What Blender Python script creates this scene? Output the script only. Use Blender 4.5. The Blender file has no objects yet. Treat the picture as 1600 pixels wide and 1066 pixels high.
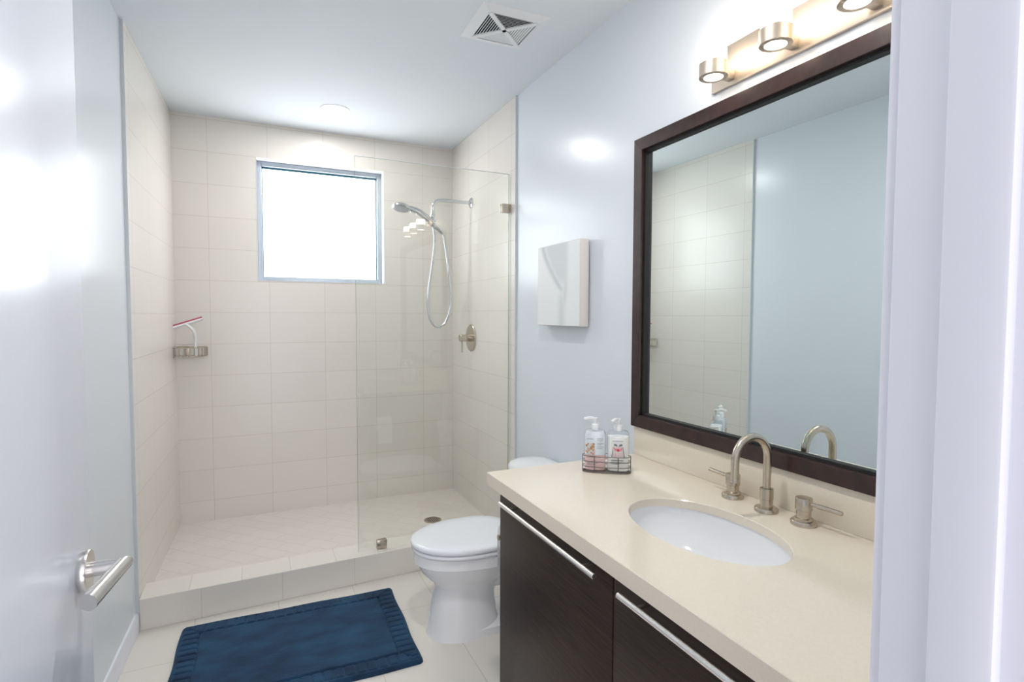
import bpy, bmesh, math, random
from mathutils import Vector, Matrix
random.seed(4)
scene = bpy.context.scene
COL = scene.collection
PI = math.pi

# ------------------------------------------------------------------ camera, world, exposure
cam_d = bpy.data.cameras.new('camera')
cam = bpy.data.objects.new('camera', cam_d)
COL.objects.link(cam)
F_PX, YAW, PIT, ROLL, EYE = 862.01, 0.4329, 0.0456, 0.0030, 1.392
fw = Vector((math.sin(YAW)*math.cos(PIT), math.cos(YAW)*math.cos(PIT), -math.sin(PIT)))
rt = Vector((math.cos(YAW), -math.sin(YAW), 0))
up = rt.cross(fw)
rt, up = rt*math.cos(ROLL)+up*math.sin(ROLL), up*math.cos(ROLL)-rt*math.sin(ROLL)
cam.matrix_world = Matrix(((rt.x, up.x, -fw.x, 0), (rt.y, up.y, -fw.y, 0), (rt.z, up.z, -fw.z, EYE), (0, 0, 0, 1)))
cam_d.sensor_fit = 'HORIZONTAL'
cam_d.sensor_width = 36
cam_d.lens = F_PX*36/1600
cam_d.clip_start = 0.02
scene.camera = cam
scene.view_settings.view_transform = 'Standard'
scene.view_settings.look = 'None'
scene.view_settings.exposure = 0.7
scene.view_settings.gamma = 1.0
scene.view_settings.use_curve_mapping = False
W = bpy.data.worlds.new('hall_fill')
scene.world = W
W.use_nodes = True
# unseen hall behind the camera; brighter lobe straight back added as room fill
wn, wl = W.node_tree.nodes, W.node_tree.links
wn['Background'].inputs[0].default_value = (0.96, 0.935, 0.985, 1)
wg = wn.new('ShaderNodeTexCoord')
wd = wn.new('ShaderNodeVectorMath'); wd.operation = 'DOT_PRODUCT'
wd.inputs[1].default_value = (0, -1, 0)
wl.new(wg.outputs['Generated'], wd.inputs[0])
wm = wn.new('ShaderNodeMath'); wm.operation = 'MAXIMUM'; wm.inputs[1].default_value = 0.0
wl.new(wd.outputs['Value'], wm.inputs[0])
wp = wn.new('ShaderNodeMath'); wp.operation = 'POWER'; wp.inputs[1].default_value = 4.0
wl.new(wm.outputs[0], wp.inputs[0])
wa = wn.new('ShaderNodeMath'); wa.operation = 'MULTIPLY_ADD'
wa.inputs[1].default_value = 2.1; wa.inputs[2].default_value = 0.32
wl.new(wp.outputs[0], wa.inputs[0])
wl.new(wa.outputs[0], wn['Background'].inputs[1])
WINDOW_POWER, SCONCE_POWER, DOWNLIGHT_POWER, SHOWER_LIGHT_POWER = 3.4, 16.0, 225.0, 140.0

# ------------------------------------------------------------------ room numbers (metres)
XW, XT = 1.348, 1.338          # painted right wall, tiled right wall
YB, ZC, SF = 3.964, 2.626, 0.076
def LX(y): return -0.458-0.0293*(YB-y)      # tiled left wall, slightly out of square
FY0, FY1 = 0.11, 0.25                       # wall with the doorway
TR, TL = 2.856, 2.84                        # where the tiling ends
WX0, WX1, WZ0, WZ1 = 0.011, 0.829, 1.617, 2.408
CT = 0.858

# ------------------------------------------------------------------ materials
def nodes_of(m):
    m.use_nodes = True
    return m.node_tree.nodes, m.node_tree.links
def mat(name, col, rough=0.5, metal=0.0, **kw):
    m = bpy.data.materials.new(name)
    n, l = nodes_of(m)
    b = n['Principled BSDF']
    b.inputs['Base Color'].default_value = (*col, 1)
    b.inputs['Roughness'].default_value = rough
    b.inputs['Metallic'].default_value = metal
    for k, v in kw.items():
        b.inputs[k.replace('_', ' ')].default_value = v
    return m
def pos_vec(n, l, scale=(1, 1, 1)):
    g = n.new('ShaderNodeNewGeometry')
    mp = n.new('ShaderNodeMapping')
    mp.inputs['Scale'].default_value = scale
    l.new(g.outputs['Position'], mp.inputs['Vector'])
    return mp.outputs['Vector']
def obj_vec(n, l, scale=(1, 1, 1)):
    g = n.new('ShaderNodeTexCoord')
    mp = n.new('ShaderNodeMapping')
    mp.inputs['Scale'].default_value = scale
    l.new(g.outputs['Object'], mp.inputs['Vector'])
    return mp.outputs['Vector']
def add_bump(m, scale=60, strength=0.1, dist=0.002, vscale=(1, 1, 1), detail=3):
    n, l = nodes_of(m)
    t = n.new('ShaderNodeTexNoise')
    t.inputs['Scale'].default_value = scale
    t.inputs['Detail'].default_value = detail
    l.new(pos_vec(n, l, vscale), t.inputs['Vector'])
    b = n.new('ShaderNodeBump')
    b.inputs['Strength'].default_value = strength
    b.inputs['Distance'].default_value = dist
    l.new(t.outputs['Fac'], b.inputs['Height'])
    l.new(b.outputs['Normal'], n['Principled BSDF'].inputs['Normal'])
    return m
def add_var(m, c1, c2, scale, vscale=(1, 1, 1), detail=4, rough=None, lo=0.35, hi=0.65, obj=False):
    n, l = nodes_of(m)
    t = n.new('ShaderNodeTexNoise')
    t.inputs['Scale'].default_value = scale
    t.inputs['Detail'].default_value = detail
    l.new((obj_vec if obj else pos_vec)(n, l, vscale), t.inputs['Vector'])
    r = n.new('ShaderNodeValToRGB')
    r.color_ramp.elements[0].position = lo
    r.color_ramp.elements[1].position = hi
    r.color_ramp.elements[0].color = (*c1, 1)
    r.color_ramp.elements[1].color = (*c2, 1)
    l.new(t.outputs['Fac'], r.inputs['Fac'])
    l.new(r.outputs['Color'], n['Principled BSDF'].inputs['Base Color'])
    return m
def tile_mat(name, ua, va, wu, wv, ou, ov, col, col2, grout, rough=0.25, mortar=0.0012, rot=0.0, offset=0.0, line=0.25):
    m = bpy.data.materials.new(name)
    n, l = nodes_of(m)
    b = n['Principled BSDF']
    b.inputs['Roughness'].default_value = rough
    g = n.new('ShaderNodeNewGeometry')
    s = n.new('ShaderNodeSeparateXYZ')
    l.new(g.outputs['Position'], s.inputs[0])
    c = n.new('ShaderNodeCombineXYZ')
    l.new(s.outputs[ua], c.inputs[0])
    l.new(s.outputs[va], c.inputs[1])
    mp = n.new('ShaderNodeMapping')
    mp.inputs['Location'].default_value = (-ou, -ov, 0)
    if rot:
        mp.inputs['Rotation'].default_value = (0, 0, rot)
    l.new(c.outputs[0], mp.inputs['Vector'])
    t = n.new('ShaderNodeTexBrick')
    t.offset = offset
    t.squash = 1.0
    t.inputs['Color1'].default_value = (*col, 1)
    t.inputs['Color2'].default_value = (*col2, 1)
    t.inputs['Mortar'].default_value = (*grout, 1)
    t.inputs['Scale'].default_value = 1.0
    t.inputs['Mortar Size'].default_value = mortar
    t.inputs['Mortar Smooth'].default_value = 0.3
    t.inputs['Bias'].default_value = 0.0
    t.inputs['Brick Width'].default_value = wu
    t.inputs['Row Height'].default_value = wv
    l.new(mp.outputs[0], t.inputs['Vector'])
    l.new(t.outputs['Color'], b.inputs['Base Color'])
    # faint horizontal ribbing of the glaze plus the sunken joint
    ns = n.new('ShaderNodeTexNoise')
    ns.inputs['Scale'].default_value = 1.0
    ns.inputs['Detail'].default_value = 2
    mp2 = n.new('ShaderNodeMapping')
    mp2.inputs['Scale'].default_value = (6, 160, 1)
    l.new(mp.outputs[0], mp2.inputs['Vector'])
    l.new(mp2.outputs[0], ns.inputs['Vector'])
    ma = n.new('ShaderNodeMath'); ma.operation = 'MULTIPLY'
    ma.inputs[1].default_value = line
    l.new(ns.outputs['Fac'], ma.inputs[0])
    ma2 = n.new('ShaderNodeMath'); ma2.operation = 'SUBTRACT'
    l.new(ma.outputs[0], ma2.inputs[0])
    l.new(t.outputs['Fac'], ma2.inputs[1])
    bp = n.new('ShaderNodeBump')
    bp.inputs['Strength'].default_value = 0.35
    bp.inputs['Distance'].default_value = 0.0012
    l.new(ma2.outputs[0], bp.inputs['Height'])
    l.new(bp.outputs['Normal'], b.inputs['Normal'])
    return m
def emit_mat(name, col, strength):
    m = bpy.data.materials.new(name)
    n, l = nodes_of(m)
    b = n['Principled BSDF']
    b.inputs['Base Color'].default_value = (0.8, 0.8, 0.8, 1)
    b.inputs['Emission Color'].default_value = (*col, 1)
    b.inputs['Emission Strength'].default_value = strength
    return m
def clear_mat(name, tint, rough=0.0, ior=1.5):
    m = bpy.data.materials.new(name)
    n, l = nodes_of(m)
    n.remove(n['Principled BSDF'])
    o = n['Material Output']
    tr = n.new('ShaderNodeBsdfTransparent')
    tr.inputs[0].default_value = (*tint, 1)
    gl = n.new('ShaderNodeBsdfGlossy')
    gl.inputs['Roughness'].default_value = rough
    fr = n.new('ShaderNodeFresnel')
    fr.inputs['IOR'].default_value = ior
    mx = n.new('ShaderNodeMixShader')
    ge = n.new('ShaderNodeNewGeometry')
    iv = n.new('ShaderNodeMath'); iv.operation = 'SUBTRACT'; iv.inputs[0].default_value = 1.0
    l.new(ge.outputs['Backfacing'], iv.inputs[1])
    mu = n.new('ShaderNodeMath'); mu.operation = 'MULTIPLY'
    dbl = n.new('ShaderNodeMath'); dbl.operation = 'MULTIPLY'; dbl.inputs[1].default_value = 1.8; dbl.use_clamp = True
    l.new(fr.outputs[0], dbl.inputs[0])
    l.new(dbl.outputs[0], mu.inputs[0]); l.new(iv.outputs[0], mu.inputs[1])
    l.new(mu.outputs[0], mx.inputs[0])
    l.new(tr.outputs[0], mx.inputs[1])
    l.new(gl.outputs[0], mx.inputs[2])
    l.new(mx.outputs[0], o.inputs['Surface'])
    return m

M = {}
M['wall'] = add_bump(mat('wall_paint', (0.76, 0.81, 0.865), 0.24, Specular_IOR_Level=0.42), 130, 0.06, 0.002)
M['ceiling'] = add_bump(mat('ceiling_paint', (0.76, 0.81, 0.85), 0.75), 90, 0.04, 0.002)
M['trim'] = add_bump(mat('trim_paint', (0.80, 0.81, 0.88), 0.3), 40, 0.02, 0.002)
M['door'] = add_bump(mat('door_paint', (0.70, 0.74, 0.83), 0.24, Specular_IOR_Level=0.2), 70, 0.04, 0.002)
cream, cream2, grout = (0.80, 0.765, 0.715), (0.78, 0.745, 0.695), (0.60, 0.555, 0.49)
M['tile_back'] = tile_mat('back_wall_tile', 'X', 'Z', 0.3445, 0.2, 0.078, 0.008, cream, cream2, grout)
M['tile_right'] = tile_mat('right_wall_tile', 'Y', 'Z', 0.353, 0.2, 3.258, 0.024, cream, cream2, grout)
M['tile_left'] = tile_mat('left_wall_tile', 'Y', 'Z', 0.353, 0.2, 3.258, -0.002, cream, cream2, grout)
M['tile_floor'] = tile_mat('floor_tile', 'X', 'Y', 0.35, 0.70, 0.773, 2.524, (0.80, 0.765, 0.70), (0.78, 0.745, 0.68), (0.60, 0.56, 0.49), 0.2, 0.0016, line=0.05)
M['tile_curb_top'] = tile_mat('curb_top_tile', 'X', 'Y', 0.216, 4.0, 0.131, 1.0, (0.80, 0.765, 0.70), (0.78, 0.745, 0.68), (0.62, 0.57, 0.49), 0.25, 0.0014)
M['tile_curb'] = tile_mat('curb_tile', 'X', 'Y', 0.345, 4.0, 0.093, 1.0, (0.78, 0.745, 0.68), (0.76, 0.725, 0.66), (0.62, 0.57, 0.49), 0.3, 0.0014)
M['tile_mosaic'] = tile_mat('shower_floor_mosaic', 'X', 'Y', 0.20, 0.10, 0.1, 0.1, (0.80, 0.75, 0.70), (0.78, 0.73, 0.675), (0.66, 0.60, 0.54), 0.35, 0.0018, rot=math.radians(45), offset=0.5, line=0.05)
M['tile_edge'] = mat('tile_edge_trim', (0.68, 0.71, 0.73), 0.5)
M['quartz'] = add_var(mat('cream_quartz', (0.78, 0.71, 0.59), 0.09), (0.775, 0.70, 0.58), (0.795, 0.725, 0.61), 180, detail=2)
M['espresso'] = add_bump(add_var(mat('espresso_wood', (0.03, 0.02, 0.015), 0.42, Specular_IOR_Level=0.28), (0.016, 0.009, 0.006), (0.046, 0.027, 0.020), 9, (12, 1, 26), 5, lo=0.3, hi=0.75), 9, 0.15, 0.001, (12, 1, 26), 5)
M['espresso_frame'] = add_bump(add_var(mat('espresso_frame_wood', (0.03, 0.012, 0.01), 0.32), (0.022, 0.010, 0.010), (0.040, 0.018, 0.016), 14, (6, 2, 2), 4), 14, 0.1, 0.001, (6, 2, 2))
def brushed(name, col, rough):
    m = mat(name, col, rough, 1.0)
    add_bump(m, 30, 0.05, 0.0006, (1, 1, 14), 2)
    return m
M['nickel'] = brushed('brushed_nickel', (0.56, 0.50, 0.42), 0.27)
M['steel'] = brushed('brushed_steel', (0.66, 0.64, 0.62), 0.25)
M['sconce_metal'] = brushed('warm_nickel', (0.60, 0.53, 0.45), 0.48)
M['chrome'] = mat('satin_chrome', (0.62, 0.64, 0.66), 0.16, 1.0)
M['bar'] = mat('polished_bar_metal', (0.85, 0.82, 0.80), 0.22, 1.0)
M['alu'] = mat('window_aluminium', (0.42, 0.47, 0.51), 0.4, 0.3)
M['porcelain'] = mat('white_porcelain', (0.88, 0.89, 0.91), 0.08)
M['seat'] = mat('white_seat_plastic', (0.86, 0.88, 0.92), 0.12)
M['mirror'] = mat('mirror_silver', (0.80, 0.87, 0.865), 0.0, 1.0)
M['glass'] = clear_mat('clear_shower_glass', (0.972, 0.982, 0.968))
M['glass_edge'] = clear_mat('green_glass_edge', (0.55, 0.70, 0.62), 0.1)
M['pane'] = emit_mat('bright_frosted_pane', (0.92, 0.965, 1.0), WINDOW_POWER)
M['gasket'] = mat('teal_gasket', (0.03, 0.16, 0.22), 0.5)
M['lamp'] = emit_mat('glowing_frosted_glass', (1.0, 0.84, 0.66), SCONCE_POWER)
M['downlight'] = emit_mat('glowing_downlight', (1.0, 0.97, 0.95), DOWNLIGHT_POWER)
M['shower_light'] = emit_mat('glowing_shower_downlight', (1.0, 0.97, 0.95), SHOWER_LIGHT_POWER)
M['white'] = mat('white_plastic', (0.82, 0.84, 0.86), 0.35)
M['dark'] = mat('recess_shade', (0.02, 0.022, 0.03), 0.8)  # near-black colour stands in for shade inside the vent and drain
M['black'] = mat('black_rubber', (0.012, 0.012, 0.012), 0.6)
M['paper'] = mat('toilet_paper', (0.86, 0.86, 0.86), 0.9)
M['bottle'] = clear_mat('clear_bottle_plastic', (0.97, 0.98, 0.985), 0.05)
M['pink_soap'] = mat('pink_liquid_soap', (0.90, 0.62, 0.61), 0.15)
M['clear_soap'] = mat('pale_liquid_soap', (0.74, 0.79, 0.84), 0.12)
M['lotion'] = mat('white_lotion', (0.92, 0.92, 0.91), 0.25)
M['print_gray'] = mat('grey_print', (0.20, 0.22, 0.24), 0.5)
M['print_red'] = mat('red_print', (0.66, 0.06, 0.12), 0.5)
M['print_pink'] = mat('pink_print', (0.80, 0.55, 0.55), 0.5)
M['print_tan'] = mat('tan_print', (0.62, 0.40, 0.24), 0.5)
M['wire'] = mat('dark_wire', (0.22, 0.20, 0.18), 0.3, 1.0)
M['sq_red'] = mat('red_rubber_blade', (0.50, 0.10, 0.14), 0.5)
M['canvas_side'] = mat('canvas_edge', (0.80, 0.77, 0.73), 0.7)
# art print: soft greys come from the printed picture stored on the canvas mesh
m = bpy.data.materials.new('abstract_print')
n, l = nodes_of(m)
at = n.new('ShaderNodeAttribute'); at.attribute_name = 'print'
l.new(at.outputs['Color'], n['Principled BSDF'].inputs['Base Color'])
n['Principled BSDF'].inputs['Roughness'].default_value = 0.5
M['print'] = m
# navy plush
m = mat('navy_plush', (0.01, 0.06, 0.15), 0.9)
m.node_tree.nodes['Principled BSDF'].inputs['Sheen Weight'].default_value = 0.22
m.node_tree.nodes['Principled BSDF'].inputs['Sheen Tint'].default_value = (0.25, 0.5, 0.8, 1)
add_var(m, (0.002, 0.018, 0.052), (0.010, 0.062, 0.135), 8, (0.8, 1.7, 1), 8, lo=0.36, hi=0.70, obj=True)
add_bump(m, 420, 0.6, 0.004, (1, 1, 1), 2)
M['plush'] = m

# ------------------------------------------------------------------ mesh helpers
def link(name, bm, material, parent=None, loc=(0, 0, 0), smooth=True, angle=35):
    bmesh.ops.recalc_face_normals(bm, faces=bm.faces)
    me = bpy.data.meshes.new(name)
    bm.to_mesh(me); bm.free()
    if smooth:
        for p in me.polygons: p.use_smooth = True
        me.set_sharp_from_angle(angle=math.radians(angle))
    mats = material if isinstance(material, (list, tuple)) else [material]
    for mm in mats: me.materials.append(mm)
    o = bpy.data.objects.new(name, me)
    COL.objects.link(o)
    o.location = loc
    if parent: o.parent = parent
    return o
def thing(name, label, cat, loc=(0, 0, 0), group=None):
    o = bpy.data.objects.new(name, None)
    o.empty_display_size = 0.05
    COL.objects.link(o)
    o.location = loc
    return tag(o, label, cat, group)
def tag(o, label, cat, group=None):
    o['label'] = label; o['category'] = cat
    if group: o['group'] = group
    return o
def struct(o):
    o['kind'] = 'structure'
    return o
def merge(bm, b2, mtx=None):
    if mtx: bmesh.ops.transform(b2, matrix=mtx, verts=b2.verts)
    me = bpy.data.meshes.new('tmp')
    b2.to_mesh(me); b2.free()
    bm.from_mesh(me)
    bpy.data.meshes.remove(me)
def box(bm, x0, x1, y0, y1, z0, z1, bev=0.0, seg=2, mtx=None):
    b = bmesh.new()
    bmesh.ops.create_cube(b, size=1)
    bmesh.ops.transform(b, matrix=Matrix.Translation(((x0+x1)/2, (y0+y1)/2, (z0+z1)/2)) @ Matrix.Diagonal((abs(x1-x0), abs(y1-y0), abs(z1-z0), 1)), verts=b.verts)
    if bev:
        bmesh.ops.bevel(b, geom=list(b.edges), offset=bev, segments=seg, affect='EDGES', profile=0.5)
    merge(bm, b, mtx)
    return bm
def B(*a, **k): return box(bmesh.new(), *a, **k)
def loft(bm, rings, cap0=True, cap1=True, closed=True):
    vs = [[bm.verts.new(p) for p in r] for r in rings]
    for a, b in zip(vs, vs[1:]):
        k = len(a)
        for i in range(k if closed else k-1):
            j = (i+1) % k
            bm.faces.new((a[i], a[j], b[j], b[i]))
    if cap0: bm.faces.new(list(reversed(vs[0])))
    if cap1: bm.faces.new(vs[-1])
    return bm
def tube(bm, pts, r, seg=12, cyclic=False):
    pts = [Vector(p) for p in pts]
    k = len(pts)
    rad = r if isinstance(r, (list, tuple)) else [r]*k
    def tan(i):
        if cyclic: return (pts[(i+1) % k]-pts[i-1]).normalized()
        return (pts[min(i+1, k-1)]-pts[max(i-1, 0)]).normalized()
    t = tan(0)
    u = t.cross(Vector((0, 0, 1)))
    if u.length < 1e-3: u = t.cross(Vector((1, 0, 0)))
    u.normalize()
    rings = []
    for i in range(k):
        t2 = tan(i)
        u = (u - t2*u.dot(t2)).normalized()
        w = t2.cross(u)
        rings.append([pts[i]+(u*math.cos(a)+w*math.sin(a))*rad[i] for a in [2*PI*q/seg for q in range(seg)]])
    if cyclic:
        rings.append(rings[0])
        loft(bm, rings, False, False)
        bmesh.ops.remove_doubles(bm, verts=bm.verts, dist=1e-6)
    else:
        loft(bm, rings)
    return bm
def lathe(bm, prof, origin=(0, 0, 0), axis=(0, 0, 1), seg=32):
    q = Vector((0, 0, 1)).rotation_difference(Vector(axis).normalized()).to_matrix()
    o = Vector(origin)
    rings = [[o+q @ Vector((max(r, 1e-4)*math.cos(a), max(r, 1e-4)*math.sin(a), z)) for a in [2*PI*i/seg for i in range(seg)]] for r, z in prof]
    closed = tuple(prof[0]) == tuple(prof[-1])
    loft(bm, rings, not closed, not closed)
    if closed: bmesh.ops.remove_doubles(bm, verts=bm.verts, dist=1e-7)
    return bm
def spline(pts, per=8, cyclic=False):
    P = [Vector(p) for p in pts]
    k = len(P); out = []
    rng = range(k) if cyclic else range(k-1)
    for i in rng:
        if cyclic: a, b, c, d = P[i-1], P[i], P[(i+1) % k], P[(i+2) % k]
        else: a, b, c, d = P[max(i-1, 0)], P[i], P[i+1], P[min(i+2, k-1)]
        for s in range(per):
            t = s/per
            out.append(0.5*((2*b)+(c-a)*t+(2*a-5*b+4*c-d)*t*t+(3*b-a-3*c+d)*t**3))
    if not cyclic: out.append(P[-1])
    return out
def superell(cx, cy, a, b, z, e=2.0, k=48):
    r = []
    for i in range(k):
        t = 2*PI*i/k
        c, s = math.cos(t), math.sin(t)
        r.append(Vector((cx+a*abs(c)**(2/e)*math.copysign(1, c), cy+b*abs(s)**(2/e)*math.copysign(1, s), z)))
    return r

# ------------------------------------------------------------------ the room
T = 0.12
bm = B(-0.75, XW+T, -0.7, 3.0, -0.06, 0.0)
struct(link('floor', bm, M['tile_floor'], smooth=False))
bm = B(-0.75, XW+T, 2.99, YB+0.02, -0.06, SF)
struct(link('floor_shower', bm, M['tile_mosaic'], smooth=False))
bm = B(-0.75, XW+T, FY0, YB+0.25, ZC, ZC+0.06)
struct(link('ceiling', bm, M['ceiling'], smooth=False))
# back wall with the window opening
bm = bmesh.new()
TB = 0.2
box(bm, -0.75, WX0, YB, YB+TB, -0.05, ZC)
box(bm, WX1, XW+T, YB, YB+TB, -0.05, ZC)
box(bm, WX0, WX1, YB, YB+TB, -0.05, WZ0)
box(bm, WX0, WX1, YB, YB+TB, WZ1, ZC)
struct(link('wall_back', bm, M['tile_back'], smooth=False))
# right wall: painted run and tiled run standing 1 cm proud
struct(link('wall_right', B(XW, XW+T, FY0, TR, -0.05, ZC), M['wall'], smooth=False))
struct(link('wall_right_shower', B(XT, XW+T, TR, YB, -0.05, ZC), M['tile_right'], smooth=False))
struct(link('trim_1', B(XT-0.0015, XW, TR-0.003, TR, 0.0, ZC-0.001), M['tile_edge'], smooth=False))
# left wall, slightly out of square
def slab_left(y0, y1, off, th=T):
    b = bmesh.new()
    lo = [Vector((LX(y0)-off, y0, -0.05)), Vector((LX(y1)-off, y1, -0.05)), Vector((LX(y1)-off-th, y1, -0.05)), Vector((LX(y0)-off-th, y0, -0.05))]
    return loft(b, [lo, [p+Vector((0, 0, ZC+0.05)) for p in lo]])
struct(link('wall_left', slab_left(FY0, TL, 0.012), M['wall'], smooth=False))
struct(link('wall_left_shower', slab_left(TL, YB, 0.0, 0.13), M['tile_left'], smooth=False))
struct(link('trim_2', slab_left(TL-0.004, TL, -0.0015, 0.0135), M['tile_edge'], smooth=False))
# wall with the doorway the picture is taken through
DXL, DXR, DZ = -0.244, 0.42, 2.12
bm = bmesh.new()
box(bm, -0.75, DXL-0.02, FY0, FY1, -0.05, ZC)
box(bm, DXR+0.02, XW+T, FY0, FY1, -0.05, ZC)
box(bm, DXL-0.02, DXR+0.02, FY0, FY1, DZ+0.02, ZC)
struct(link('wall_front', bm, M['wall'], smooth=False))
# door frame: jambs, stops and casings
bm = bmesh.new()
box(bm, DXR, DXR+0.02, FY0-0.002, FY1+0.001, 0, DZ+0.02, 0.002)
box(bm, DXR-0.011, DXR+0.001, 0.176, 0.214, 0, DZ, 0.003)
box(bm, DXR+0.006, DXR+0.062, FY1, FY1+0.012, 0, DZ+0.07, 0.004)
box(bm, DXR+0.006, DXR+0.062, FY0-0.014, FY0, 0, DZ+0.07, 0.004)
struct(link('trim_3', bm, M['trim']))
bm = bmesh.new()
box(bm, DXL-0.02, DXL, FY0-0.002, FY1+0.001, 0, DZ+0.02, 0.002)
box(bm, DXL-0.062, DXL-0.006, FY1, FY1+0.012, 0, DZ+0.07, 0.004)
box(bm, DXL-0.062, DXL-0.006, FY0-0.014, FY0, 0, DZ+0.07, 0.004)
struct(link('trim_4', bm, M['trim']))
bm = bmesh.new()
box(bm, DXL, DXR, FY0-0.002, FY1+0.001, DZ, DZ+0.02, 0.002)
box(bm, DXL-0.006, DXR+0.006, FY1, FY1+0.012, DZ+0.006, DZ+0.07, 0.004)
struct(link('trim_5', bm, M['trim']))
# baseboards
bm = bmesh.new()
prof = [(0, 0), (0.012, 0), (0.012, 0.075), (0.006, 0.085), (0, 0.087)]
rings = []
for y in (FY1+0.014, TL-0.006):
    rings.append([Vector((LX(y)-0.012+dx, y, z)) for dx, z in prof])
loft(bm, rings)
struct(link('baseboard_left', bm, M['trim']))
bm = bmesh.new()
rings = [[Vector((XW-dx, y, z)) for dx, z in prof] for y in (1.75, TR-0.004)]
loft(bm, rings)
struct(link('baseboard_right', bm, M['trim']))

# ------------------------------------------------------------------ window
bm = bmesh.new()
wy = YB+0.075
fwid = 0.032
box(bm, WX0, WX0+fwid, wy, wy+0.05, WZ0, WZ1, 0.003)
box(bm, WX1-fwid, WX1, wy, wy+0.05, WZ0, WZ1, 0.003)
box(bm, WX0+fwid, WX1-fwid, wy, wy+0.05, WZ0, WZ0+fwid, 0.003)
box(bm, WX0+fwid, WX1-fwid, wy, wy+0.05, WZ1-fwid, WZ1, 0.003)
win = struct(link('window_1', bm, M['alu']))
win['label'] = 'bright frosted window above the shower in a grey metal frame'
bm = bmesh.new()
box(bm, WX0+fwid, WX1-fwid, wy+0.034, wy+0.040, WZ0+fwid, WZ1-fwid)
link('window_pane', bm, M['pane'], win, smooth=False)
bm = bmesh.new()
g = 0.006
box(bm, WX0+fwid, WX0+fwid+g, wy+0.026, wy+0.034, WZ0+fwid, WZ1-fwid)
box(bm, WX1-fwid-g, WX1-fwid, wy+0.026, wy+0.034, WZ0+fwid, WZ1-fwid)
box(bm, WX0+fwid, WX1-fwid, wy+0.026, wy+0.034, WZ1-fwid-2*g, WZ1-fwid)
link('gasket', bm, M['gasket'], win, smooth=False)
bm = bmesh.new()
# white painted lining of the reveal
box(bm, WX0-0.001, WX0+0.002, YB-0.002, wy, WZ0, WZ1)
box(bm, WX1-0.002, WX1+0.001, YB-0.002, wy, WZ0, WZ1)
box(bm, WX0, WX1, YB-0.002, wy, WZ1-0.002, WZ1+0.001)
box(bm, WX0, WX1, YB-0.002, wy, WZ0-0.001, WZ0+0.002)
struct(link('trim_6', bm, M['trim'], smooth=False))

# ------------------------------------------------------------------ door leaf with lever handle
door = bpy.data.objects.new('door_1', None)
COL.objects.link(door)
door.location = (DXL+0.03, FY1+0.005, 0)
door.rotation_euler = (0, 0, math.radians(0.6))
struct(door)
door['label'] = 'white painted door standing open with steel lever handle'
DL = 0.70
link('door_leaf', B(-0.04, 0, 0.0, DL, 0.008, 2.1, 0.002), M['door'], door)
hz, hy = 1.047, DL-0.052
dh = link('door_handle', tube(bmesh.new(), [(0.008, hy, hz), (0.044, hy, hz)], 0.0098, 24), M['steel'], door)
link('rose', lathe(bmesh.new(), [(0.027, 0), (0.0275, 0.001), (0.0275, 0.009), (0.0265, 0.0105), (0.011, 0.0105)], (0, hy, hz), (1, 0, 0), 48), M['steel'], dh)
# mitred lever: neck meets a tube that runs back along the door, end cut on the slant
bm = bmesh.new()
r = 0.0105
def ring_cut(y0, slope, xc, k=28):
    out = []
    for i in range(k):
        a = 2*PI*i/k
        dx, dz = r*math.cos(a), r*math.sin(a)
        out.append(Vector((xc+dx, y0+slope*dx, hz+dz)))
    return out
loft(bm, [ring_cut(hy, 1.0, 0.047), ring_cut(hy-0.104, -0.5, 0.030)])
link('lever', bm, M['steel'], dh)
for z in (0.25, 1.05, 1.85):
    link('hinge', tube(bmesh.new(), [(0.004, -0.004, z-0.05), (0.004, -0.004, z+0.05)], 0.006, 12), M['steel'], door)

# ------------------------------------------------------------------ shower: curb, glass, fittings
def cy_front(x): return 2.854+0.0444*x
CH = 0.143
bm = bmesh.new()
xl, xr = LX(2.9)+0.001, XT-0.001
def curb_ring(x, b=0.003):
    y0 = cy_front(x); y1 = y0+0.165
    return [Vector(p) for p in ((x, y0, 0.001), (x, y0, CH-b), (x, y0+b, CH), (x, y1-b, CH), (x, y1, CH-b), (x, y1, 0.001))]
loft(bm, [curb_ring(xl), curb_ring(xr)])
curb = link('shower_curb', bm, [M['tile_curb'], M['tile_curb_top']], smooth=False)
for p in curb.data.polygons:
    if p.normal.z > 0.5: p.material_index = 1
tag(curb, 'low cream tiled curb running along the front of the shower', 'shower curb')
GY, GX0, GX1, GZ1 = 2.932, 0.466, 1.331, 2.206
sc = thing('shower_screen', 'fixed clear glass panel standing on the shower curb', 'shower screen', (0.9, GY, CH))
def rel(o, p): o.location = Vector(o.location)-p.location
bm = B(GX0, GX1, GY-0.004, GY+0.004, CH+0.001, GZ1)
o = link('glass_panel', bm, M['glass'], sc, smooth=False); rel(o, sc)
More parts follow.
